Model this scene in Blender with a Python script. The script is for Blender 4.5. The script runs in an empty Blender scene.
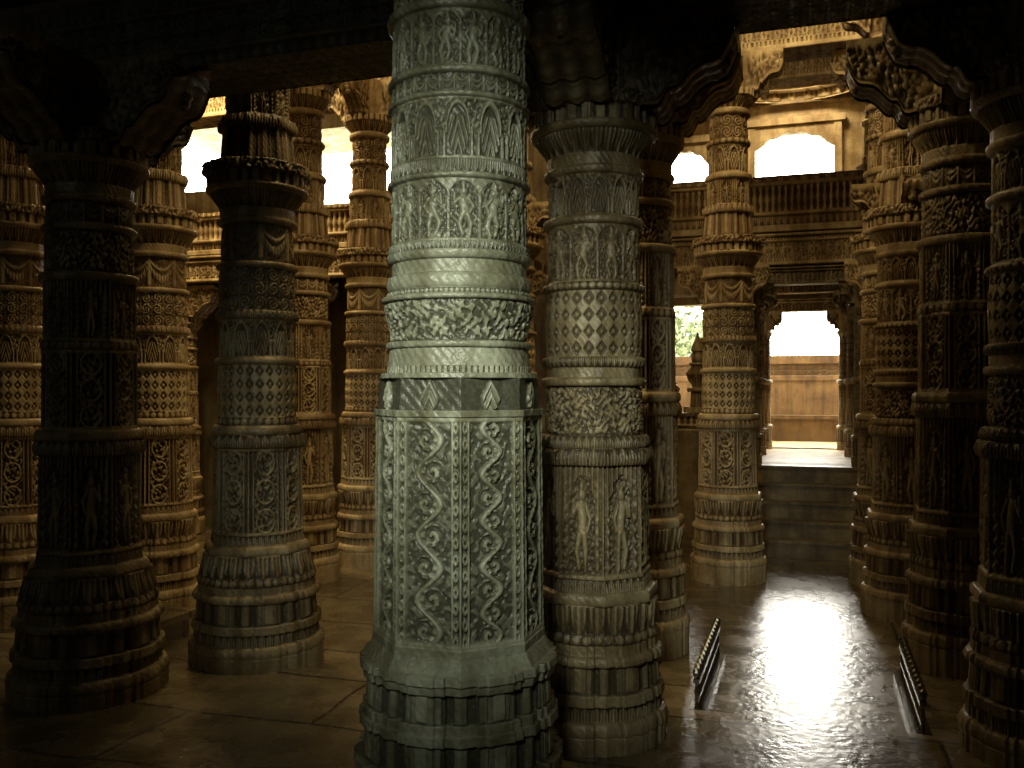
import bpy, math, random
import numpy as np
from mathutils import Vector, Matrix
random.seed(7); np.random.seed(7)
PI=math.pi
scn=bpy.context.scene
scn.view_settings.view_transform='Standard'

# ------------------------------------------------------------------ materials
def new_mat(n):
    m=bpy.data.materials.new(n); m.use_nodes=True
    nt=m.node_tree; b=nt.nodes['Principled BSDF']; return m,nt,b
def stone(name,light,dark,rough=0.5,bump=0.35,fine=60,cav=True,spec=0.5,grime=(.50,.42,.34),streak=.75):
    m,nt,b=new_mat(name); N=nt.nodes; L=nt.links
    tc=N.new('ShaderNodeTexCoord')
    n1=N.new('ShaderNodeTexNoise'); n1.inputs['Scale'].default_value=3.2; n1.inputs['Detail'].default_value=10; n1.inputs['Roughness'].default_value=.68
    n2=N.new('ShaderNodeTexNoise'); n2.inputs['Scale'].default_value=fine; n2.inputs['Detail'].default_value=6
    L.new(tc.outputs['Object'],n1.inputs['Vector']); L.new(tc.outputs['Object'],n2.inputs['Vector'])
    r=N.new('ShaderNodeValToRGB'); r.color_ramp.elements[0].position=.38; r.color_ramp.elements[1].position=.62
    r.color_ramp.elements[0].color=(*[light[i]*grime[i] for i in range(3)],1); r.color_ramp.elements[1].color=(*light,1)
    L.new(n1.outputs['Fac'],r.inputs['Fac'])
    # rain / hand-grease streaks running down the stone
    mp=N.new('ShaderNodeMapping'); mp.inputs['Scale'].default_value=(9,9,.8); L.new(tc.outputs['Object'],mp.inputs['Vector'])
    n3=N.new('ShaderNodeTexNoise'); n3.inputs['Scale'].default_value=1.0; n3.inputs['Detail'].default_value=6; L.new(mp.outputs['Vector'],n3.inputs['Vector'])
    r3=N.new('ShaderNodeValToRGB'); r3.color_ramp.elements[0].position=.40; r3.color_ramp.elements[1].position=.56
    r3.color_ramp.elements[0].color=(.48,.44,.36,1); r3.color_ramp.elements[1].color=(1,1,1,1); L.new(n3.outputs['Fac'],r3.inputs['Fac'])
    ms=N.new('ShaderNodeMix'); ms.data_type='RGBA'; ms.blend_type='MULTIPLY'; ms.inputs['Factor'].default_value=streak
    L.new(r.outputs['Color'],ms.inputs['A']); L.new(r3.outputs['Color'],ms.inputs['B'])
    col=ms.outputs['Result']
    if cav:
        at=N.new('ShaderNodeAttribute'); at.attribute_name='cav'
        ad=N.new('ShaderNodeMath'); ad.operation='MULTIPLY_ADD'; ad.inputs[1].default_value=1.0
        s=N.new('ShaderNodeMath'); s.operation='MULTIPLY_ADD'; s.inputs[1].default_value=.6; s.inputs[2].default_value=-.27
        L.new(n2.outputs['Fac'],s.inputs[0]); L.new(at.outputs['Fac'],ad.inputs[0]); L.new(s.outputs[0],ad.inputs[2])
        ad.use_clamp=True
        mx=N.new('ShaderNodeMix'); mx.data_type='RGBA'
        mx.inputs['A'].default_value=(*dark,1); L.new(col,mx.inputs['B']); L.new(ad.outputs[0],mx.inputs['Factor'])  # carving recesses darkened in the colour: occlusion shade plus crevice dirt
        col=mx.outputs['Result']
    L.new(col,b.inputs['Base Color'])
    b.inputs['Roughness'].default_value=rough
    b.inputs['Specular IOR Level'].default_value=spec
    bp=N.new('ShaderNodeBump'); bp.inputs['Strength'].default_value=bump; bp.inputs['Distance'].default_value=.006
    L.new(n2.outputs['Fac'],bp.inputs['Height']); L.new(bp.outputs['Normal'],b.inputs['Normal'])
    return m
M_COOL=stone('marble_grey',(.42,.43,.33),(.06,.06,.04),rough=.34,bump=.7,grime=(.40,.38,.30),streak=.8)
M_MID=stone('marble_shaded',(.38,.31,.18),(.05,.038,.02),rough=.42,bump=.6,grime=(.42,.36,.3))  # darker copy of the marble, dimness of poorly lit columns put into the colour
M_WARM=stone('marble_warm_lit',(.70,.57,.34),(.10,.055,.02),rough=.5,bump=.5,streak=.6)  # warmer copy of the marble, orange bounce light put into the colour
M_PORCH=stone('marble_sunlit_ochre',(.17,.10,.032),(.06,.035,.012),rough=.6,bump=.4)  # orange of warm sunlight painted into the porch stone
M_WALL=stone('wall_stone',(.38,.30,.17),(.06,.04,.02),rough=.6,bump=.6,fine=25,cav=False)
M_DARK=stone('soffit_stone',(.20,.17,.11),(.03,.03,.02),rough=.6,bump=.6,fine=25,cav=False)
M_BEAM=stone('beam_marble',(.33,.31,.22),(.06,.055,.035),rough=.5)

def floor_mat():
    m,nt,b=new_mat('worn_marble_paving'); N=nt.nodes; L=nt.links
    tc=N.new('ShaderNodeTexCoord')
    wn=N.new('ShaderNodeTexNoise'); wn.inputs['Scale'].default_value=.7; L.new(tc.outputs['Object'],wn.inputs['Vector'])
    va=N.new('ShaderNodeVectorMath'); va.operation='MULTIPLY_ADD'; va.inputs[1].default_value=(.3,.3,0); L.new(wn.outputs['Color'],va.inputs[0]); L.new(tc.outputs['Object'],va.inputs[2])
    br=N.new('ShaderNodeTexBrick'); br.inputs['Scale'].default_value=1.0
    br.inputs['Brick Width'].default_value=1.5; br.inputs['Row Height'].default_value=.7
    br.inputs['Mortar Size'].default_value=.011; br.inputs['Color1'].default_value=(.21,.17,.10,1)
    br.inputs['Color2'].default_value=(.13,.105,.06,1); br.inputs['Mortar'].default_value=(.02,.016,.01,1)
    L.new(va.outputs[0],br.inputs['Vector'])
    n=N.new('ShaderNodeTexNoise'); n.inputs['Scale'].default_value=4; n.inputs['Detail'].default_value=9
    L.new(tc.outputs['Object'],n.inputs['Vector'])
    mx=N.new('ShaderNodeMix'); mx.data_type='RGBA'; mx.blend_type='MULTIPLY'; mx.inputs['Factor'].default_value=.8
    L.new(br.outputs['Color'],mx.inputs['A']); 
    rp=N.new('ShaderNodeValToRGB'); rp.color_ramp.elements[0].color=(.4,.4,.4,1); rp.color_ramp.elements[0].position=.35; rp.color_ramp.elements[1].position=.65
    L.new(n.outputs['Fac'],rp.inputs['Fac']); L.new(rp.outputs['Color'],mx.inputs['B'])
    L.new(mx.outputs['Result'],b.inputs['Base Color'])
    mr=N.new('ShaderNodeMapRange'); mr.inputs['To Min'].default_value=.20; mr.inputs['To Max'].default_value=.32
    mr.inputs['From Min'].default_value=.35; mr.inputs['From Max'].default_value=.65
    L.new(n.outputs['Fac'],mr.inputs['Value']); L.new(mr.outputs['Result'],b.inputs['Roughness'])
    b.inputs['Specular IOR Level'].default_value=.9
    w=N.new('ShaderNodeTexNoise'); w.inputs['Scale'].default_value=20; w.inputs['Detail'].default_value=3
    L.new(tc.outputs['Object'],w.inputs['Vector'])
    a=N.new('ShaderNodeMath'); a.operation='MULTIPLY_ADD'; a.inputs[1].default_value=-.8
    L.new(br.outputs['Fac'],a.inputs[0]); L.new(w.outputs['Fac'],a.inputs[2])
    bp=N.new('ShaderNodeBump'); bp.inputs['Strength'].default_value=.5; bp.inputs['Distance'].default_value=.007
    L.new(a.outputs[0],bp.inputs['Height']); L.new(bp.outputs['Normal'],b.inputs['Normal'])
    return m
M_FLOOR=floor_mat()
m,nt,b=new_mat('foliage'); b.inputs['Base Color'].default_value=(.16,.20,.10,1); b.inputs['Roughness'].default_value=.6; M_LEAF=m
m,nt,b=new_mat('bark'); b.inputs['Base Color'].default_value=(.1,.07,.04,1); M_BARK=m
m,nt,b=new_mat('dry_grass'); b.inputs['Base Color'].default_value=(.2,.22,.1,1); M_GRASS=m
m,nt,b=new_mat('dark_metal'); b.inputs['Base Color'].default_value=(.22,.21,.18,1); b.inputs['Metallic'].default_value=.9; b.inputs['Roughness'].default_value=.25; M_METAL=m

# ------------------------------------------------------------------ mesh builder
class MB:
    def __init__(s): s.v=[];s.f=[];s.c=[];s.n=0
    def add(s,v,f,c=None):
        v=np.asarray(v,float).reshape(-1,3); f=np.asarray(f,int)
        s.v.append(v); s.f.append(f+s.n); s.c.append(np.ones(len(v))*.75 if c is None else np.asarray(c).ravel()); s.n+=len(v)
    def box(s,x0,x1,y0,y1,z0,z1):
        v=[(x0,y0,z0),(x1,y0,z0),(x1,y1,z0),(x0,y1,z0),(x0,y0,z1),(x1,y0,z1),(x1,y1,z1),(x0,y1,z1)]
        s.add(v,[(0,3,2,1),(4,5,6,7),(0,1,5,4),(1,2,6,5),(2,3,7,6),(3,0,4,7)])
    def mesh(s,name,mat,smooth=False):
        V=np.concatenate(s.v); F=np.concatenate(s.f); C=np.concatenate(s.c)
        me=bpy.data.meshes.new(name)
        me.vertices.add(len(V)); me.vertices.foreach_set('co',V.ravel())
        me.loops.add(F.size); me.loops.foreach_set('vertex_index',F.ravel().astype(np.int32))
        me.polygons.add(len(F)); me.polygons.foreach_set('loop_start',np.arange(0,F.size,4,dtype=np.int32))
        try: me.polygons.foreach_set('loop_total',np.full(len(F),4,dtype=np.int32))
        except Exception: pass
        me.update(calc_edges=True)
        at=me.attributes.new('cav','FLOAT','POINT'); at.data.foreach_set('value',C.astype(np.float32))
        me.polygons.foreach_set('use_smooth',np.full(len(F),bool(smooth),dtype=bool))
        me.materials.append(mat); return me
    def obj(s,name,mat,smooth=False):
        return put(name,s.mesh(name,mat,smooth))
def put(name,me,loc=(0,0,0),rz=0,parent=None,mat=None,scale=None):
    o=bpy.data.objects.new(name,me); scn.collection.objects.link(o)
    o.location=loc; o.rotation_euler=(0,0,rz)
    if scale: o.scale=scale
    if parent: o.parent=parent
    if mat:
        o.material_slots[0].link='OBJECT'; o.material_slots[0].material=mat
    return o
def grid_faces(nr,nc,wrap):
    i=np.arange(nr-1)[:,None]; j=np.arange(nc if wrap else nc-1)[None,:]
    j2=(j+1)%nc
    return np.stack([i*nc+j,i*nc+j2,(i+1)*nc+j2,(i+1)*nc+j],-1).reshape(-1,4)

# ------------------------------------------------------------------ carving patterns (relief 0..1)
def cap(x,y,x0,y0,x1,y1,r):
    dx,dy=x1-x0,y1-y0; t=np.clip(((x-x0)*dx+(y-y0)*dy)/(dx*dx+dy*dy+1e-9),0,1)
    d=np.hypot(x-x0-t*dx,y-y0-t*dy); return np.sqrt(np.clip(1-(d/r)**2,0,1))
def sst(a,b,x):
    t=np.clip((x-a)/(b-a),0,1); return t*t*(3-2*t)
def leafy(x,y,s=1.0):
    a=x*95*s; b=y*95*s
    f=np.sin(a+1.7*np.sin(b*.6))*np.sin(b+1.9*np.sin(a*.55+.8))
    g=np.sin(2.1*a+b)*np.sin(1.9*b-a*.7)
    return sst(-.25,.35,f+.45*g)
def cells(U,W,w):
    n=max(1,round(W/w)); c=U/W*n; k=np.floor(c); return c-k-.5,k,W/n
def p_plain(U,t,W,h): return np.ones_like(U)
def p_beads(U,t,W,h):
    cx,k,w=cells(U,W,h*1.0); d=np.hypot(cx*w,(t-.5)*h)/(h*.45); return np.sqrt(np.clip(1-d*d,0,1))
def p_dentil(U,t,W,h):
    cx,k,w=cells(U,W,h*.9); return sst(.36,.28,abs(cx))
def p_petal(U,t,W,h):
    cx,k,w=cells(U,W,h*.62)
    e=abs(cx)*2; lim=np.sqrt(np.clip(1-(t*.98)**2.6,0,1))*.95
    r=sst(0,.22,lim-e); rib=.6+.4*np.cos(e*9); return r*rib
def p_petaldn(U,t,W,h): return p_petal(U,1-t,W,h)
def p_diamond(U,t,W,h):
    cx,k,w=cells(U,W,.062); m=max(1,round(h/.085)); cy=t*m; cy=cy-np.floor(cy)-.5
    d=abs(cx)+abs(cy); r=sst(.40,.47,d); fl=np.sqrt(np.clip(1-(np.hypot(cx,cy)/.2)**2,0,1)); return np.maximum(r,fl*.9)
def p_rosette(U,t,W,h):
    m=max(1,round(h/.09)); hh=h/m; cx,k,w=cells(U,W,hh); cy=t*m; ky=np.floor(cy); cy=cy-ky-.5
    d=np.hypot(cx,cy); an=np.arctan2(cy,cx); sg=np.where((k+ky)%2==0,1,-1)
    sp=.5+.5*np.cos(2*an*sg+d*26); r=sst(.5,.42,d)*sst(.25,.6,sp); 
    return np.maximum(r,sst(.45,.49,np.maximum(abs(cx),abs(cy)))*.7)
def p_foliage(U,t,W,h):
    e=sst(0,.08,t)*sst(1,.92,t); return leafy(U,t*h)*e
def p_arcade(U,t,W,h):
    cx,k,w=cells(U,W,h*.55); a=abs(cx)
    arch=sst(.05,.02,abs(np.hypot(cx*1.25,(t-.45)*.9)-.42))*(t>.4); pil=sst(.05,.03,abs(a-.40))*(t<=.45)
    bud=np.where(a<.3*np.sqrt(np.clip(1-((t-.38)/.34)**2,0,1)),1,0)*(.5+.5*np.cos(a*45+t*20))
    top=leafy(U,t*h,1.3)*.7*(np.hypot(cx*1.25,(t-.45)*.9)>.46)*(t>.4)
    return np.maximum.reduce([arch,pil,bud,top,sst(.07,.04,t),sst(.94,.97,t)])
def p_figures(U,t,W,h):
    cx,k,w=cells(U,W,h*.5); x=cx*.5; s=np.where(np.sin(k*2.4)>0,1,-1); x=x*s; y=t
    x=x+.025*np.sin(k*5.1)*np.sin(t*6)
    r=np.zeros_like(U)
    parts=[(0,.78,0,.78,.075),(0,.84,0,.9,.04),(-.01,.64,.01,.52,.085),(.01,.47,.01,.45,.095),
      (-.03,.42,-.09,.27,.05),(-.09,.27,-.03,.1,.04),(.05,.42,.09,.25,.05),(.09,.25,.07,.08,.04),
      (-.06,.68,-.15,.58,.032),(-.15,.58,-.14,.74,.028),(.06,.68,.15,.55,.032),(.15,.55,.09,.45,.028)]
    for p in parts: r=np.maximum(r,cap(x,y,*p))
    bg=.55*leafy(U,t*h,1.4)
    pil=sst(.43,.46,abs(cx))*.7
    arch=sst(.0,.02,y-(.93-.9*(abs(cx))**2.2))*.75
    base=sst(.06,.03,y)*.9
    return np.maximum.reduce([r,bg,pil,arch,base])
def p_garland(U,t,W,h):
    cx,k,w=cells(U,W,h*.8); sw=t-(.25+2.0*cx*cx); r=np.sqrt(np.clip(1-(sw/.13)**2,0,1)); sw2=t-(.55+1.4*cx*cx)
    r2=np.sqrt(np.clip(1-(sw2/.07)**2,0,1))
    td=cap(cx,t,.5,.75,.5,.1,.09)+cap(cx,t,-.5,.75,-.5,.1,.09); return np.clip(np.maximum.reduce([r*(.7+.3*np.cos(cx*60)),r2*.8,td,.25*leafy(U,t*h,1.3)]),0,1)
def p_baluster(U,t,W,h):
    cx,k,w=cells(U,W,.07); hw=.30+.12*np.cos(t*2*PI*2); r=np.sqrt(np.clip(1-(cx/hw)**2,0,1)); return r
PT=dict(plain=p_plain,beads=p_beads,dentil=p_dentil,petal=p_petal,petaldn=p_petaldn,diamond=p_diamond,rosette=p_rosette,
        foliage=p_foliage,figures=p_figures,garland=p_garland,baluster=p_baluster,arcade=p_arcade)
def f_vine(s,k,t,hw,h):
    x=s*hw; y=t*h; a=abs(s)
    r=np.zeros_like(s)
    r=np.maximum(r,sst(.94,.975,a))
    r=np.maximum(r,sst(.045,.025,abs(a-.74)))*1.0
    cy=(y/.06)%1-.5; q=np.hypot((a-.85)*hw/.026,cy*1.05)
    r=np.maximum(r,sst(.46,.36,q)*sst(.08,.2,q)*.85)
    odd=(k%2==1)
    lam=np.where(odd,.17,.235); amp=.70*hw*np.where(odd,.40,.5)
    ph=2*PI*y/lam; sx=amp*np.sin(ph)
    inn=(a<.70)
    st=np.sqrt(np.clip(1-((x-sx)/.015)**2,0,1))
    lobe=np.floor(ph/PI); cyy=(lobe+.5)*lam/2; sg=np.where(lobe%2==0,1,-1); cxx=-sg*amp*.3
    dx=x-cxx; dy=y-cyy; d=np.hypot(dx,dy); an=np.arctan2(dy,dx*sg)
    R=np.where(odd,.040,.050)
    spl=.5+.5*np.cos(an-d/R*8.0); lf=sst(R,R*.88,d)*sst(.3,.65,spl)
    scal=.65+.35*np.cos(an*7)
    lf=lf*np.where(d>R*.55,scal,1)*.9
    fill=leafy(x,y,.8)*.35
    v=np.maximum.reduce([st,lf,np.where((d>R*1.05)&(abs(x-sx)>.019),fill,0)])
    r=np.where(inn,v,r)
    edge=np.maximum(sst(.035,.015,t),sst(.965,.985,t)); r=np.maximum(r,edge)
    return r
def f_finial(s,k,t,hw,h):
    a=abs(s)*1.0
    w=np.where(t<.45,.30*np.sqrt(np.clip(1-((t-.42)/.45)**2,0,1))+.03,.34*np.clip((1-t)/.55,0,1)**1.3)
    r=sst(0,.06,w-a)*(.65+.35*np.cos(a*30+t*14))
    return r
def f_block(s,k,t,hw,h):
    a=abs(s); r=.55*sst(.5,.46,a); r=np.maximum(r,sst(.16,.13,a)*sst(.05,.12,t)); 
    r=r*(1-sst(.025,.012,abs(a-.3))*.8); r=np.maximum(r,sst(.80,.84,a)*.6); return r*sst(0,.04,t)*1.0
def f_niche(s,k,t,hw,h):
    a=abs(s); x=s*hw/h; y=t; sg=np.where(k%2==0,1,-1); x=x*sg*1.6
    r=np.zeros_like(s)
    parts=[(0,.74,0,.74,.065),(0,.79,0,.83,.035),(-.01,.63,.01,.5,.075),(.01,.45,.01,.43,.08),
      (-.03,.40,-.07,.25,.045),(-.07,.25,-.03,.1,.036),(.04,.40,.06,.25,.045),(.06,.25,.06,.08,.036),
      (-.06,.66,-.13,.55,.028),(-.13,.55,-.12,.70,.025),(.06,.66,.13,.53,.028),(.13,.53,.09,.42,.025)]
    for p in parts: r=np.maximum(r,cap(x,y,*p))
    r=np.maximum(r,.4*leafy(s*hw,t*h,1.2))
    r=np.maximum(r,np.sqrt(np.clip(1-((a-.72)/.12)**2,0,1))*(.75+.25*np.cos(t*60))*sst(.9,.85,t))
    r=np.maximum(r,sst(.0,.02,y-(.90-.22*(a/.6)**2))*(.6+.4*np.cos(a*25)))
    r=np.maximum(r,sst(.06,.03,y)); r=np.maximum(r,sst(.95,.97,a)*.8)
    return r
def f_panel(s,k,t,hw,h):
    a=abs(s); r=sst(.93,.97,a)
    r=np.maximum(r,sst(.05,.03,abs(a-.7))); v=leafy(s*hw,t*h,.9)
    m=np.hypot(a/.6,((t*3)%1-.5)/.48); r=np.where(a<.64,np.maximum(v*.8,sst(.12,.06,abs(m-.85))),r)
    return np.maximum(r,np.maximum(sst(.05,.03,t),sst(.95,.97,t)))
FT=dict(vine=f_vine,finial=f_finial,block=f_block,niche=f_niche,panel=f_panel)

def lathe(bands,nt_,dz):
    zs=[]
    for i,b in enumerate(bands):
        n=max(3,int(round((b[1]-b[0])/dz))+1); zs.append(np.linspace(b[0],b[1],n))
    th=np.linspace(0,2*PI,nt_,endpoint=False)
    P=[];C=[]
    for i,b in enumerate(bands):
        z0,z1,r0,r1,cr,prof,pat,amp=b; z=zs[i][:,None]; t=(z-z0)/(z1-z0); h=z1-z0
        r=r0+(r1-r0)*t
        if prof=='torus': r=r+min(.3*h,.016)*np.sqrt(np.clip(1-(2*t-1)**2,0,1))
        elif prof=='cyma': r=r0+(r1-r0)*sst(0,1,t)
        elif prof=='bulge': r=r+.008*np.sin(PI*t)
        T=th[None,:]+0*z; r=r+0*T; t=t+0*T
        sec=PI/4
        T2=T+PI/8; k=np.floor(T2/sec)%8; phi=T2-np.floor(T2/sec)*sec-sec/2
        s=np.tan(phi)/math.tan(PI/8)
        if cr in('o','p'):
            rr=r/np.cos(phi)
            if cr=='p': rr=rr+ .018*sst(.62,.56,abs(s))+.010*sst(.36,.32,abs(s))
        else: rr=r
        rm=.5*(r0+r1)
        if pat in FT: rel=FT[pat](s,k,t,rm*math.tan(PI/8),h)
        else:
            W=2*PI*rm; rel=PT[pat](T/(2*PI)*W,t,W,h)
        wear=.80+.2*np.sin(T*5+z*9)*np.sin(z*13-T*3)
        rr=rr+amp*(rel-1)*wear+(.0018*np.sin(T*37+z*61)*np.sin(z*83+T*11))
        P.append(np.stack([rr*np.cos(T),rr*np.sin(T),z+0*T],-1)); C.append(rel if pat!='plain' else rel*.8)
    P=np.concatenate(P);C=np.concatenate(C)
    return P.reshape(-1,3),grid_faces(len(P),nt_,True),C.ravel()

def bracket(mb,z0,z1,r_in,r_out,w,ang,res=1.0):
    n=int(56*res); H=z1-z0; m=int(20*res); nw=int(20*res)
    ca,sa=math.cos(ang),math.sin(ang); rows=[];CC=[]
    for i in range(n+1):
        t=i/n; r=r_in+(r_out-r_in)*(t**.8)+.03*math.sin(t*PI*3); z=z0+H*.70*(t**1.5)+.015*math.sin(t*PI*7)
        q=np.linspace(0,1,m); zz=z1+(z-z1)*q
        depth=np.abs(zz-z)
        rel=leafy(r+0*zz,zz,.75); rel=np.where(depth<.035,1,rel); rel=np.where(zz>z1-.05,1,rel)
        sc=sst(.012,.006,np.abs(depth-.045)); rel=rel*(1-sc)
        off=w/2-.022*(1-rel)
        L_=np.stack([r+0*zz,-off,zz],-1)
        s=np.linspace(-1,1,nw); rb=.5+.5*np.cos(s*3*PI); rb=rb*(.7+.3*math.cos(t*70))
        B_=np.stack([r+0*s,s*w/2,z+.018*(1-rb)],-1)
        R_=np.stack([r+0*zz,off,zz],-1)[::-1]
        rows.append(np.concatenate([L_,B_,R_])); CC.append(np.concatenate([rel,rb,rel[::-1]]))
    last=rows[-1]; c=last.copy(); c[:,1]*=0; c[:,2]=(z1+z)/2; rows.append(c); CC.append(CC[-1])
    A=np.array(rows); X=A[...,0]*ca-A[...,1]*sa; Y=A[...,0]*sa+A[...,1]*ca
    mb.add(np.stack([X,Y,A[...,2]],-1),grid_faces(len(rows),A.shape[1],False),np.array(CC))
    mm=14; V=[]; rr=r_out-.06; zz=z0+H*.72; rad=.045; hh=.13
    for t in np.linspace(0,1,11):
        q=rad*math.sin(PI*min(1,t*.93+.05))**.7*(1+.2*math.sin(t*14))
        for j in range(mm):
            a=2*PI*j/mm; x=rr+q*math.cos(a); y=q*math.sin(a)
            V.append((x*ca-y*sa,x*sa+y*ca,zz-hh+hh*t))
    mb.add(V,grid_faces(11,mm,True))
def column_mesh(name,mat,wide,tall,nt_,dz,z_base=-.08,shaft='a',br=True):
    w=wide
    if shaft=='a':
        mid=[(1.42,1.48,.27,.262,'c','torus','plain',.0),(1.48,1.53,.25,.25,'c','','beads',.012),(1.53,1.86,.24,.238,'c','bulge','diamond',.018),
          (1.86,1.90,.25,.25,'c','torus','plain',0),(1.90,2.14,.238,.236,'c','','arcade',.02),(2.14,2.20,.245,.245,'c','torus','petal',.010),
          (2.20,2.46,.234,.232,'c','bulge','rosette',.018),(2.46,2.50,.242,.242,'c','torus','plain',.0),(2.50,2.74,.228,.226,'c','','garland',.018)]
    elif shaft=='c':
        mid=[(1.42,1.48,.27,.262,'o','torus','plain',.0),(1.48,1.92,.246,.244,'o','','panel',.02),(1.92,1.97,.252,.252,'o','','beads',.01),
          (1.97,2.30,.24,.238,'o','','niche',.025),(2.30,2.35,.25,.25,'c','torus','plain',0),(2.35,2.58,.234,.232,'c','','foliage',.018),(2.58,2.62,.24,.24,'c','torus','plain',.0),(2.62,2.74,.228,.226,'c','','garland',.018)]
    else:
        mid=[(1.42,1.48,.27,.262,'c','torus','petal',.012),(1.48,1.72,.244,.242,'c','','foliage',.02),(1.72,1.76,.25,.25,'c','torus','plain',0),
          (1.76,1.81,.238,.236,'c','','plain',0),(1.81,1.86,.246,.246,'c','torus','petaldn',.010),(1.86,2.18,.236,.234,'c','bulge','diamond',.018),(2.18,2.22,.246,.246,'c','torus','beads',.008),
          (2.22,2.5,.23,.23,'c','','figures',.022),(2.5,2.54,.24,.24,'c','torus','plain',.0),(2.54,2.74,.226,.226,'c','','arcade',.018)]
    B=[(z_base,.08,w,w,'p','','plain',0),(.08,.15,w*.98,w*.95,'p','torus','plain',.0),(.15,.22,w*.92,w*.92,'p','','petal',.012),(.22,.27,w*.96,w*.95,'p','','plain',0),
       (.27,.40,w*.90,w*.88,'p','','block',.02),(.40,.45,w*.91,w*.89,'p','torus','plain',0),(.45,.50,w*.86,w*.85,'p','','plain',0),(.50,.55,w*.88,w*.86,'p','','beads',.010),
       (.55,.68,w*.85,max(.29,w*.78),'p','cyma','petaldn',.012),(.68,.74,max(.29,w*.78),.285,'o','torus','plain',0),
       (.74,.80,.275,.27,'o','','petal',.01),(.80,1.34,.268,.258,'o','','panel' if shaft=='a' else 'niche',.035),(1.34,1.42,.275,.272,'o','torus','petal',.012)]+mid
    B+=[(2.74,2.78,.235,.24,'c','torus','plain',0),(2.78,2.84,.232,.232,'c','','plain',0),(2.84,2.94,.236,.29,'c','cyma','petaldn',.015),(2.94,2.98,.30,.31,'c','torus','plain',0),
        (2.98,3.05,.285,.285,'p','','dentil',.015),(3.05,3.12,.31,.31,'p','','foliage',.012)]
    mb=MB()
    if tall:
        B+=[(3.12,3.34,.23,.21,'o','','block',.02),(3.34,3.42,.22,.22,'o','torus','petal',.012),(3.42,3.66,.19,.19,'o','','niche',.03),(3.66,3.72,.205,.20,'c','torus','plain',0),
            (3.72,3.98,.18,.18,'c','','arcade',.02),(3.98,4.04,.19,.19,'c','torus','beads',.01),(4.04,4.26,.175,.175,'c','','rosette',.018),(4.26,4.32,.19,.19,'c','torus','plain',0),
            (4.32,4.42,.18,.24,'c','cyma','petaldn',.015),(4.42,4.48,.24,.24,'p','','dentil',.015),(4.48,4.85,.18,.18,'o','','plain',0)]
        for q in range(4): bracket(mb,4.46,4.85,.14,.50,.18,q*PI/2,.6)
        if br:
            for q in range(4): bracket(mb,3.06,3.34,.16,.42,.16,q*PI/2,.6)
    else:
        B+=[(3.12,3.5,.24,.24,'o','','block',.02)]
        for q in range(4): bracket(mb,3.02,3.5,.16,.70,.32,q*PI/2)
    v,f,c=lathe(B,nt_,dz); mb.add(v,f,c)
    return mb.mesh(name,mat,True)

H=[(0,.10,.42,.42,'p','','plain',0),(.10,.18,.41,.40,'p','','plain',0),(.18,.24,.375,.375,'p','','petal',.010),(.24,.29,.385,.385,'p','','plain',0),
   (.29,.42,.355,.355,'p','','block',.02),(.42,.455,.368,.364,'p','','plain',0),(.455,.49,.352,.352,'p','','plain',0),
   (.49,.60,.348,.343,'p','','block',.024),(.60,.635,.353,.358,'p','','plain',.0),(.635,.665,.366,.362,'p','','plain',0),(.665,.715,.350,.320,'o','','plain',.0),
   (.715,.75,.318,.318,'o','','plain',0),(.75,1.60,.314,.306,'o','','vine',.022),(1.60,1.625,.312,.312,'o','','plain',0),
   (1.625,1.745,.308,.304,'o','','finial',.02),(1.745,1.765,.312,.31,'c','','plain',0),(1.765,1.79,.285,.285,'c','','dentil',.006),(1.79,1.86,.282,.276,'c','','plain',0),
   (1.86,1.885,.283,.283,'c','torus','plain',0),(1.885,2.04,.272,.298,'c','cyma','foliage',.014),(2.04,2.06,.302,.30,'c','torus','plain',0),(2.06,2.08,.288,.288,'c','','beads',.006),
   (2.08,2.14,.272,.272,'c','torus','plain',0),(2.14,2.19,.268,.268,'c','','plain',0),(2.19,2.225,.272,.280,'c','torus','plain',0),(2.225,2.255,.283,.283,'c','','petaldn',.008),
   (2.255,2.49,.272,.270,'c','','figures',.018),(2.49,2.51,.278,.278,'c','torus','plain',0),(2.51,2.56,.272,.272,'c','','petaldn',.008),(2.56,2.79,.270,.268,'c','','arcade',.014),
   (2.79,2.81,.276,.276,'c','torus','plain',0),(2.81,2.88,.27,.27,'c','','garland',.013),(2.88,2.905,.275,.275,'c','torus','plain',0),(2.905,3.12,.267,.265,'c','','figures',.016),
   (3.12,3.16,.273,.273,'c','torus','plain',0),(3.16,3.3,.26,.26,'c','','rosette',.018),(3.3,3.45,.26,.34,'c','cyma','petaldn',.02),(3.45,3.55,.32,.32,'p','','dentil',.02),(3.55,4.0,.25,.25,'o','','block',.02)]
mb=MB(); v,f,c=lathe(H,1056,.0038); mb.add(v,f,c)
for q in range(4): bracket(mb,3.5,4.0,.16,.75,.26,q*PI/2,.5)
put('carved_marble_column',mb.mesh('hero_column',M_COOL,True),(-1.33,3.35,0))

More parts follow.
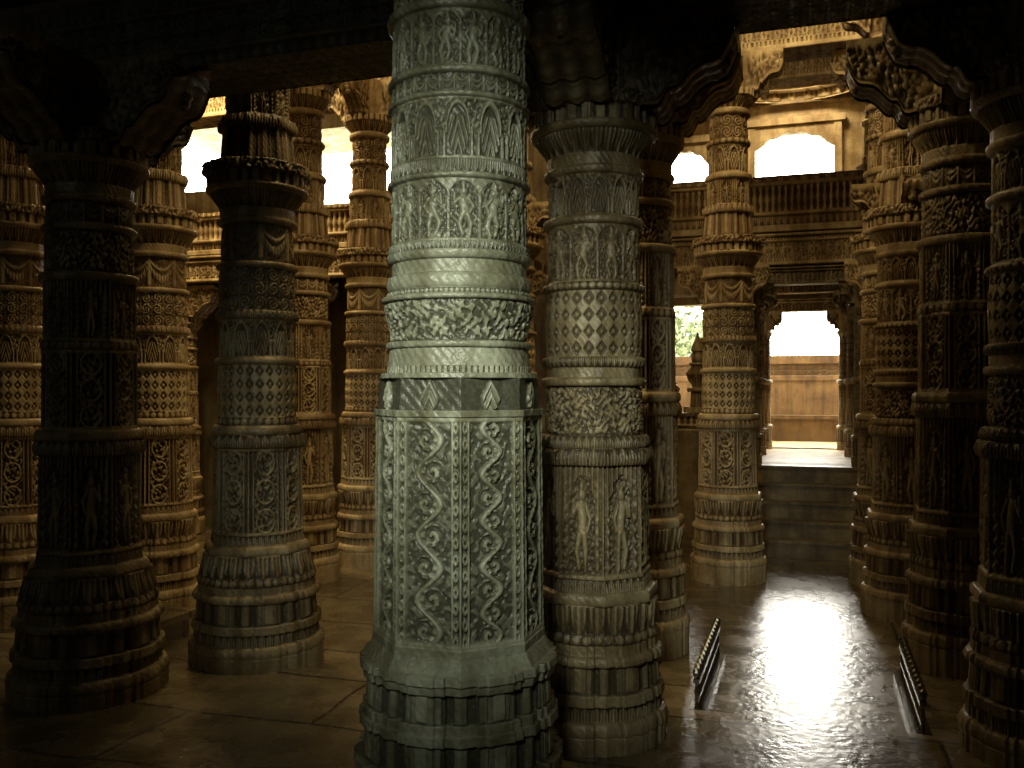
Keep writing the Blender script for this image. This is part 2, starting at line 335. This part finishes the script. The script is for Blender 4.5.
me_near=column_mesh('col_near',M_MID,.335,False,640,.006,z_base=0,shaft='b')
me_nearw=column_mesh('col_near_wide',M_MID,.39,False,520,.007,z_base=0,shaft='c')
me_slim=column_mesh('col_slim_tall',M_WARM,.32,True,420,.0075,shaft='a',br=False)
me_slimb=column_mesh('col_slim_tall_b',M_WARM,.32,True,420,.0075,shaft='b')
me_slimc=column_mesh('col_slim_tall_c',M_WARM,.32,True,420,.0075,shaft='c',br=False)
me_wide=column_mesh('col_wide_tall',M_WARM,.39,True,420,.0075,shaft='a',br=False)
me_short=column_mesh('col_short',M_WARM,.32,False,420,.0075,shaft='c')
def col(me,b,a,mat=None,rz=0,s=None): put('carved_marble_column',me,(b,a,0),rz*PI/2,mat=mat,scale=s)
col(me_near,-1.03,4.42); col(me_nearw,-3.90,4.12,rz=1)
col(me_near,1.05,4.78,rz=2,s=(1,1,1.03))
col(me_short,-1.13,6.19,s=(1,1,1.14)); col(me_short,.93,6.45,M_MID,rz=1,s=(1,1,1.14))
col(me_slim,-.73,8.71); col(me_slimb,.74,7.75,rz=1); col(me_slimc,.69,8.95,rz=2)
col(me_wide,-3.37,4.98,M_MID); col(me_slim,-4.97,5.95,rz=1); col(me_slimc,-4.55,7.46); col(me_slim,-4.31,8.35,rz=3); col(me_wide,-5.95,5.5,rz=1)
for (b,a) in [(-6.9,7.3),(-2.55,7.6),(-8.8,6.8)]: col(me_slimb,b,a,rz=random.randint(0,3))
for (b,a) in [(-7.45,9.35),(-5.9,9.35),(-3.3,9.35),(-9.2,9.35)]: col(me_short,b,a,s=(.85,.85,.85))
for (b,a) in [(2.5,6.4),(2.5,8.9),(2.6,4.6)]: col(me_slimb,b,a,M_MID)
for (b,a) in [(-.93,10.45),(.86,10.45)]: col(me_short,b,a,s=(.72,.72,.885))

# ------------------------------------------------------------------ carved beams
def beam_mesh(name,mat,L,w,h,bands,du=.012,dv=.01,under='rosette'):
    nu=max(4,int(L/du)); U=np.linspace(0,L,nu)[None,:]
    def side(sgn):
        R=[];CC=[]
        for (t0,t1,off,pat,amp) in bands:
            n=max(3,int((t1-t0)*h/dv)); t=np.linspace(0,1,n)[:,None]
            UU=U+0*t; tt=t+0*U
            rel=PT[pat](UU,tt,L,(t1-t0)*h)
            y=sgn*(w/2+off+amp*(rel-1)); z=(t0+(t1-t0)*tt)*h
            R.append(np.stack([UU,y,z],-1)); CC.append(rel)
        return np.concatenate(R),np.concatenate(CC)
    r1,c1=side(-1); r2,c2=side(1)
    n=max(3,int(w/dv)); t=np.linspace(0,1,n)[:,None]; UU=U+0*t; tt=t+0*U
    rel=PT[under](UU,tt,L,w); y=(.5-tt)*w; z=.015*(1-rel)
    bot=np.stack([UU,y,z],-1)
    P=np.concatenate([r2[::-1],bot,r1,r2[-1:]]); Cc=np.concatenate([c2[::-1],rel,c1,c2[-1:]])
    mb=MB(); mb.add(P,grid_faces(len(P),nu,False),Cc)
    for e in (0,nu-1):
        y0=-w/2;y1=w/2; x=U[0,e]; mb.add([(x,y0,0),(x,y1,0),(x,y1,h),(x,y0,h)],[(0,1,2,3)])
    return mb.mesh(name,mat,True)
BB=[(0,.16,0,'beads',.012),(.16,.2,.02,'plain',0),(.2,.62,.0,'rosette',.018),(.62,.68,.03,'plain',0),(.68,.9,.015,'petaldn',.018),(.9,1,.045,'plain',0)]
BF=[(0,.1,.01,'plain',0),(.1,.2,0,'dentil',.015),(.2,.75,.0,'figures',.025),(.75,.8,.02,'plain',0),(.8,.92,.01,'petal',.015),(.92,1,.04,'plain',0)]
def beam(b0,a0,b1,a1,z0,z1,w,bands=BB,mat=M_BEAM,name='carved_stone_beam',du=.012,parent=None,under='rosette'):
    L=math.hypot(b1-b0,a1-a0); me=beam_mesh(name,mat,L,w,z1-z0,bands,du=du,under=under)
    return put(name,me,(b0,a0,z0),math.atan2(a1-a0,b1-b0),parent=parent)
beam(-9.9,4.45,3.5,4.45,3.5,3.98,.5)
beam(-1.0,4.76,-1.0,6.5,4.0,4.4,.36); beam(.93,4.76,.93,6.8,4.0,4.4,.36)
beam(-3.3,4.76,-3.3,8.7,4.85,5.3,.34,BF,M_WARM)
beam(-9.9,9.0,3.5,8.8,4.85,5.3,.36,BF,M_WARM)
beam(-9.9,6.6,-3.6,6.6,4.85,5.3,.34,BB,M_WARM)
beam(-3.0,11.05,2.6,11.05,5.3,5.7,.36,BF,M_WARM)

# ------------------------------------------------------------------ room shell
def wall(name,axis,c,th,u0,u1,z0,z1,openings,mat):
    us=sorted(set([u0,u1]+[o[0] for o in openings]+[o[1] for o in openings])); zs=sorted(set([z0,z1]+[o[2] for o in openings]+[o[3] for o in openings]))
    mb=MB()
    for i in range(len(us)-1):
        for j in range(len(zs)-1):
            um=(us[i]+us[i+1])/2; zm=(zs[j]+zs[j+1])/2
            if any(o[0]<um<o[1] and o[2]<zm<o[3] for o in openings): continue
            if axis=='b': mb.box(us[i],us[i+1],c-th/2,c+th/2,zs[j],zs[j+1])
            else: mb.box(c-th/2,c+th/2,us[i],us[i+1],zs[j],zs[j+1])
    return mb.obj(name,mat)
UP=.83
mb=MB(); mb.box(-10,3.6,-5,4.85,-.4,0); mb.obj('floor',M_FLOOR)
mb=MB(); mb.box(-10,3.6,4.85,11.0,-.5,-.08); mb.obj('floor_nave',M_FLOOR)
mb=MB(); mb.box(-3.2,3.6,11.3,16.9,-1.0,UP); mb.obj('floor_porch',M_WARM)
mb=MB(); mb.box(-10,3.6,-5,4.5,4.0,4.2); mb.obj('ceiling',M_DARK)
def ceil_hole(name,x0,x1,y0,y1,z0,z1,holes,mat):
    xs=sorted(set([x0,x1]+sum([[h[0],h[1]] for h in holes],[]))); ys=sorted(set([y0,y1]+sum([[h[2],h[3]] for h in holes],[])))
    mb=MB()
    for i in range(len(xs)-1):
        for j in range(len(ys)-1):
            xm=(xs[i]+xs[i+1])/2; ym=(ys[j]+ys[j+1])/2
            if any(h[0]<xm<h[1] and h[2]<ym<h[3] for h in holes): continue
            mb.box(xs[i],xs[i+1],ys[j],ys[j+1],z0,z1)
    return mb.obj(name,mat)
ceil_hole('ceiling_nave',-10,3.6,4.7,14.2,5.9,6.1,[(-1.5,1.1,11.4,13.8)],M_WALL)
D=[]; r=1.2; z=5.92
for i,p in enumerate(['petal','rosette','beads','figures','petal','rosette','garland']):
    D.append((z,z+.02,r+.02,r+.02,'c','','plain',0)); D.append((z+.02,z+.13,r+.0,r-.03,'c','','%s'%p,-.03)); z+=.13; r-=.16
D.append((z,z+.05,r,.02,'c','','plain',0))
mb=MB(); v,f,c=lathe(D,360,.012); mb.add(v,f,c)
put('corbelled_dome',mb.mesh('dome',M_WARM,True),(-.2,12.6,0))
mb=MB(); mb.box(-1.7,1.3,11.2,14.0,6.95,7.05); mb.box(-1.75,-1.45,11.2,14,6.1,6.95); mb.box(1.05,1.3,11.2,14,6.1,6.95); mb.box(-1.5,1.1,11.1,11.3,6.1,6.95); mb.box(-1.5,1.1,13.85,14.1,6.1,6.95); mb.obj('roof_dome_casing',M_WALL)
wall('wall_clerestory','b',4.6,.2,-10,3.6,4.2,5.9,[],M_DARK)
wall('wall_left','a',-10.1,.2,-5,11.8,-.5,6.1,[],M_WALL)
wall('wall_right','a',3.7,.2,-5,14.2,-.5,6.1,[],M_WALL)
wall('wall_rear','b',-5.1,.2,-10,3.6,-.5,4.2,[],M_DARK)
wins=[(-7.1,-6.0,3.9,5.45),(-9.5,-8.3,4.7,5.85),(-5.9,-5.3,4.5,5.55),(-8.1,-7.4,4.2,5.2)]
wall('wall_far_left','b',11.6,.35,-10,-3.4,-.5,5.9,wins,M_WALL)
wall('wall_dark_backing','b',9.95,.2,-10,-3.2,-.5,3.08,[(-6.75,-6.25,-.08,2.3),(-8.6,-8.0,-.08,2.3),(-5.2,-4.5,-.08,2.3)],M_DARK)  # dark stone tone stands in for the shade under the left gallery
wall('wall_partition','a',-3.3,.2,11.3,14.2,-.5,5.9,[],M_WALL)
wall('wall_balcony','b',11.15,.3,-3.2,3.6,-.5,3.35,[(-.58,.5,UP,2.95),(-1.85,-1.1,1.2,2.85)],M_WALL)
mb=MB(); mb.box(-3.2,3.6,11.08,13.95,3.35,3.5); mb.obj('floor_gallery',M_WALL)
mb=MB(); mb.box(-10,-3.2,9.3,11.42,3.1,3.3); mb.obj('floor_gallery_left',M_WALL)
wall('wall_far','b',14.1,.3,-3.2,3.6,-.5,5.9,[(-.6,.45,UP,3.0),(-2.2,-1.4,1.2,3.0),(-.82,.39,4.70,5.55),(-2.2,-1.4,4.68,5.4)],M_WARM)

PB=[(0,.12,.03,'plain',0),(.12,.3,0,'petaldn',.018),(.3,.36,.03,'plain',0),(.36,.84,0,'baluster',.035),(.84,.9,.03,'plain',0),(.9,1,.05,'petal',.012)]
beam(-3.1,10.88,3.5,10.88,3.52,4.16,.16,PB,M_WARM,'gallery_parapet')
beam(-3.1,10.88,3.5,10.88,3.14,3.5,.14,BF,M_WARM,'carved_frieze')
beam(-9.9,9.2,-3.1,9.2,3.32,3.82,.14,PB,M_WARM,'gallery_parapet'); beam(-9.9,9.2,-3.1,9.2,3.0,3.31,.14,BF,M_WARM,'carved_frieze')
g=[(4.17,4.24,.17,.17,'p','','plain',0),(4.24,4.34,.14,.13,'o','','block',.02),(4.34,4.7,.115,.11,'o','','niche',.02),(4.7,4.75,.13,.13,'c','torus','plain',0),
   (4.75,5.0,.105,.105,'c','','rosette',.015),(5.0,5.08,.11,.18,'c','cyma','petaldn',.012),(5.08,5.3,.13,.13,'o','','plain',0)]
mb=MB(); v,f,c=lathe(g,200,.009); mb.add(v,f,c)
for q in range(4): bracket(mb,5.06,5.3,.09,.40,.12,q*PI/2,.5)
gm=mb.mesh('gallery_column',M_WARM,True)
for b in (-2.9,-1.9,-.85,.70,1.9,2.9): put('gallery_column',gm,(b,10.96,0))

def arch_window(name,b0,b1,a,z0,z1):
    mb=MB(); n=24; w=b1-b0; rows=[]
    for i in range(n+1):
        t=i/n; x=b0+w*t
        zb=z1-.26*abs(2*t-1)**2.2-.035*abs(math.sin(t*PI*5))
        rows.append([(x,a,z1+.10),(x,a,zb),(x,a+.08,zb),(x,a+.08,z1+.10)])
    mb.add(np.array(rows),grid_faces(n+1,4,True))
    for x in (b0-.07,b1-.03): mb.box(x,x+.10,a-.02,a+.08,z0-.1,z1+.12)
    mb.box(b0-.12,b1+.12,a-.05,a+.08,z0-.12,z0-.03); mb.box(b0-.12,b1+.12,a-.05,a+.08,z1+.1,z1+.2)
    mb.obj(name,M_WARM)
arch_window('window_1',-.80,.37,13.84,4.72,5.50); arch_window('window_2',-2.18,-1.42,13.84,4.7,5.35)

def frame(name,bc,a,hw,z0,z1,wd,mat):
    e=bpy.data.objects.new(name,None); scn.collection.objects.link(e)
    for sg,nm in((-1,'jamb_1'),(1,'jamb_2')):
        jb=[(z0,z0+.12,wd*.56,wd*.56,'o','','plain',0),(z0+.12,z0+.3,wd*.5,wd*.5,'o','','block',.012),(z0+.3,z0+.36,wd*.52,wd*.5,'c','torus','plain',0),(z0+.36,z0+.95,wd*.43,wd*.42,'o','','niche',.018),
            (z0+.95,z0+1.02,wd*.5,wd*.5,'c','torus','plain',0),(z0+1.02,z1-.4,wd*.4,wd*.4,'c','','rosette',.015),(z1-.4,z1-.3,wd*.4,wd*.6,'c','cyma','petaldn',.01),(z1-.3,z1,wd*.5,wd*.5,'o','','dentil',.01)]
        mb=MB(); v,f,c=lathe(jb,180,.01); mb.add(v,f,c)
        for q in (0,2): bracket(mb,z1-.28,z1,.05,.22,.12,q*PI/2,.5)
        put(nm,mb.mesh(name+nm,mat,True),(bc+sg*(hw+wd*.5),a,0),parent=e)
    beam(bc-hw-wd*1.1,a,bc+hw+wd*1.1,a,z1,z1+.18,wd*1.0,BF,mat,'lintel',parent=e)
frame('door_1',-.04,10.9,.50,UP,2.93,.17,M_MID)
frame('door_2',-.075,13.86,.46,UP,2.85,.16,M_WARM)
frame('door_3',-.06,12.5,.50,UP,2.98,.15,M_WARM)

mb=MB(); n=5
for i in range(n):
    a0=10.0+i*.2; zt=-.08+(i+1)*(UP+.08)/n
    mb.box(-.60,.52,a0,10.99,-.08 if i==0 else -.08+i*(UP+.08)/n,zt-.03); mb.box(-.60,.52,a0-.025,10.99,zt-.03,zt)
mb.obj('stone_steps',M_MID)

P2=[(0,.14,.03,'plain',0),(.14,.24,0,'petaldn',.015),(.24,.29,.02,'plain',0),(.29,.7,0,'plain',.0),(.7,.76,.02,'plain',0),(.76,.9,0,'rosette',.015),(.9,1,.04,'plain',0)]
beam(-3.2,16.5,3.5,16.5,UP,2.30,.22,P2,M_PORCH,'porch_parapet')
mb=MB(); mb.box(-3.2,3.5,15.98,16.30,UP,UP+.38); mb.box(-3.2,3.5,15.93,16.31,UP+.38,UP+.44); mb.obj('stone_bench',M_PORCH)
for s in(-1.3,1.15):
    beam(s,14.3,s,15.85,UP,1.75,.18,P2,M_PORCH,'porch_side_parapet')
beam(-1.84,11.15,-1.11,11.15,1.2,1.42,.2,PB,M_WARM,'window_balustrade')
fin=[(0,.06,.10,.10,'p','','plain',0),(.06,.22,.07,.06,'o','','block',.01),(.22,.26,.085,.085,'c','torus','plain',0),(.26,.4,.05,.11,'c','cyma','petal',.01),(.4,.5,.11,.06,'c','cyma','petal',.01),(.5,.53,.07,.07,'c','torus','plain',0),(.53,.65,.05,.05,'c','bulge','beads',.005),(.65,.85,.06,.008,'c','cyma','plain',0)]
mb=MB(); v,f,c=lathe(fin,96,.008); mb.add(v,f,c); fm=mb.mesh('finial',M_WARM,True)
put('stone_finial',fm,(-1.30,11.15,1.425),scale=(1.3,1.3,1.15)); put('stone_finial',fm,(-1.62,11.15,1.425),scale=(1,1,.7))

mb=MB(); mb.box(-5.0,-4.3,4.98,5.5,-.08,.05); mb.box(-5.05,-4.25,4.94,5.54,.05,.1); mb.obj('stone_platform',M_FLOOR)

def barrier(b,a0,a1):
    mb=MB(); L=a1-a0; n=int(L/.085)
    mb.box(b-.05,b+.05,a0,a1,-.08,-.045); mb.box(b-.018,b+.018,a0,a1,.115,.14); mb.box(b-.012,b+.012,a0,a1,.02,.035)
    for i in range(n+1):
        a=a0+.02+i*(L-.04)/n; V=[]
        prof=[(-.045,.018),(-.02,.012),(.02,.009),(.06,.014),(.1,.008),(.14,.012),(.155,.021),(.172,.024),(.188,.018),(.2,.002)]
        for (z,r) in prof:
            for j in range(10): V.append((b+r*math.cos(j*PI/5),a+r*math.sin(j*PI/5),z))
        mb.add(V,grid_faces(len(prof),10,True))
    mb.obj('low_metal_barrier',M_METAL)
barrier(-.58,4.92,6.1); barrier(.54,4.92,6.0)

mb=MB(); mb.box(-80,80,17.2,160,-1.2,-1.0); mb.obj('ground',M_GRASS)
def tree(b,a,z,R):
    e=bpy.data.objects.new('tree',None); scn.collection.objects.link(e)
    mb=MB(); v,f,c=lathe([(-1,z-.3,.22,.12,'c','','plain',0),(z-.3,z+.8,.12,.03,'c','','plain',0)],16,.2); mb.add(v,f,c); put('trunk',mb.mesh('trunk',M_BARK,True),(b,a,0),parent=e)
    n=5000; p=np.random.normal(0,1,(n,3)); p/=np.linalg.norm(p,axis=1)[:,None]; p*=(np.random.rand(n,1)**.4)*R*(1+.25*np.sin(p[:,:1]*7)*np.cos(p[:,1:2]*6)); p*=[1,1,.8]
    d1=np.random.normal(0,.06,(n,3)); d2=np.random.normal(0,.06,(n,3)); P=np.stack([p,p+d1,p+d1+d2,p+d2],1).reshape(-1,3)
    mb=MB(); mb.add(P,np.arange(4*n).reshape(-1,4)); put('leaves',mb.mesh('leaves',M_LEAF),(b,a,z),parent=e)
tree(-3.1,22,2.6,1.5); tree(-6,26,3,2.2)

# ------------------------------------------------------------------ lights
w=bpy.data.worlds.new('World'); scn.world=w; w.use_nodes=True
bg=w.node_tree.nodes['Background']; bg.inputs[0].default_value=(1,.95,.82,1); bg.inputs[1].default_value=14.0
def area(name,loc,target,size,power,colr,spread=180):
    l=bpy.data.lights.new(name,'AREA'); l.shape='SQUARE'; l.size=size; l.energy=power; l.color=colr; l.spread=math.radians(spread)
    o=bpy.data.objects.new(name,l); scn.collection.objects.link(o); o.location=loc
    o.rotation_euler=(Vector(target)-Vector(loc)).to_track_quat('-Z','Y').to_euler(); return o
WC=(1,.72,.33)
area('warm_fill_left_hall',(-6.2,7.9,5.8),(-6.2,7.9,0),1.8,190,WC)  # added warm lamp under the closed ceiling, brightens the left columns
area('warm_fill_left_hall',(-3.9,6.2,5.8),(-4.2,6.6,0),1.2,34,WC)  # second added warm fill for the left hall, no opening above
area('warm_fill_left_hall',(-2.0,5.2,5.75),(-1.2,6.1,1.5),.7,65,WC)  # added warm lamp to lift the dark column behind the front pair
area('warm_fill_nave',(.0,7.4,5.8),(0,8.6,0),1.2,36,WC)  # unseen warm lamp added above the nave
area('warm_fill_gallery',(-.2,12.6,6.6),(-.2,12.6,0),.7,90,(1,.76,.40))  # lamp added inside the closed dome to brighten the gallery
area('cool_fill_lamp',(-.5,-.6,3.1),(-1.33,3.35,1.8),.8,9.5,(.96,1,.80),38)  # added cool lamp near the camera, cone aimed at the front column
area('cool_fill_lamp',(-4.5,-1.0,3.9),(-4.0,0,0),1.5,9,(.9,1,.8))  # weak unseen fill added behind the camera, no bay modelled
l=bpy.data.lights.new('sun','SUN'); l.energy=.45; l.angle=math.radians(9); l.color=(1,.96,.85)
o=bpy.data.objects.new('sun',l); scn.collection.objects.link(o); o.location=(0,30,12)
o.rotation_euler=Vector((.0,-1,-.31)).to_track_quat('-Z','Y').to_euler()

# ------------------------------------------------------------------ camera
cam=bpy.data.cameras.new('Camera'); co=bpy.data.objects.new('Camera',cam); scn.collection.objects.link(co)
cam.sensor_width=36; cam.lens=900/1024*36; cam.clip_start=.05; cam.clip_end=400; cam.shift_y=(390-384)/1024*1.0
co.location=(0,0,1.7); co.rotation_euler=(PI/2,0,math.radians(18.3))
scn.camera=co
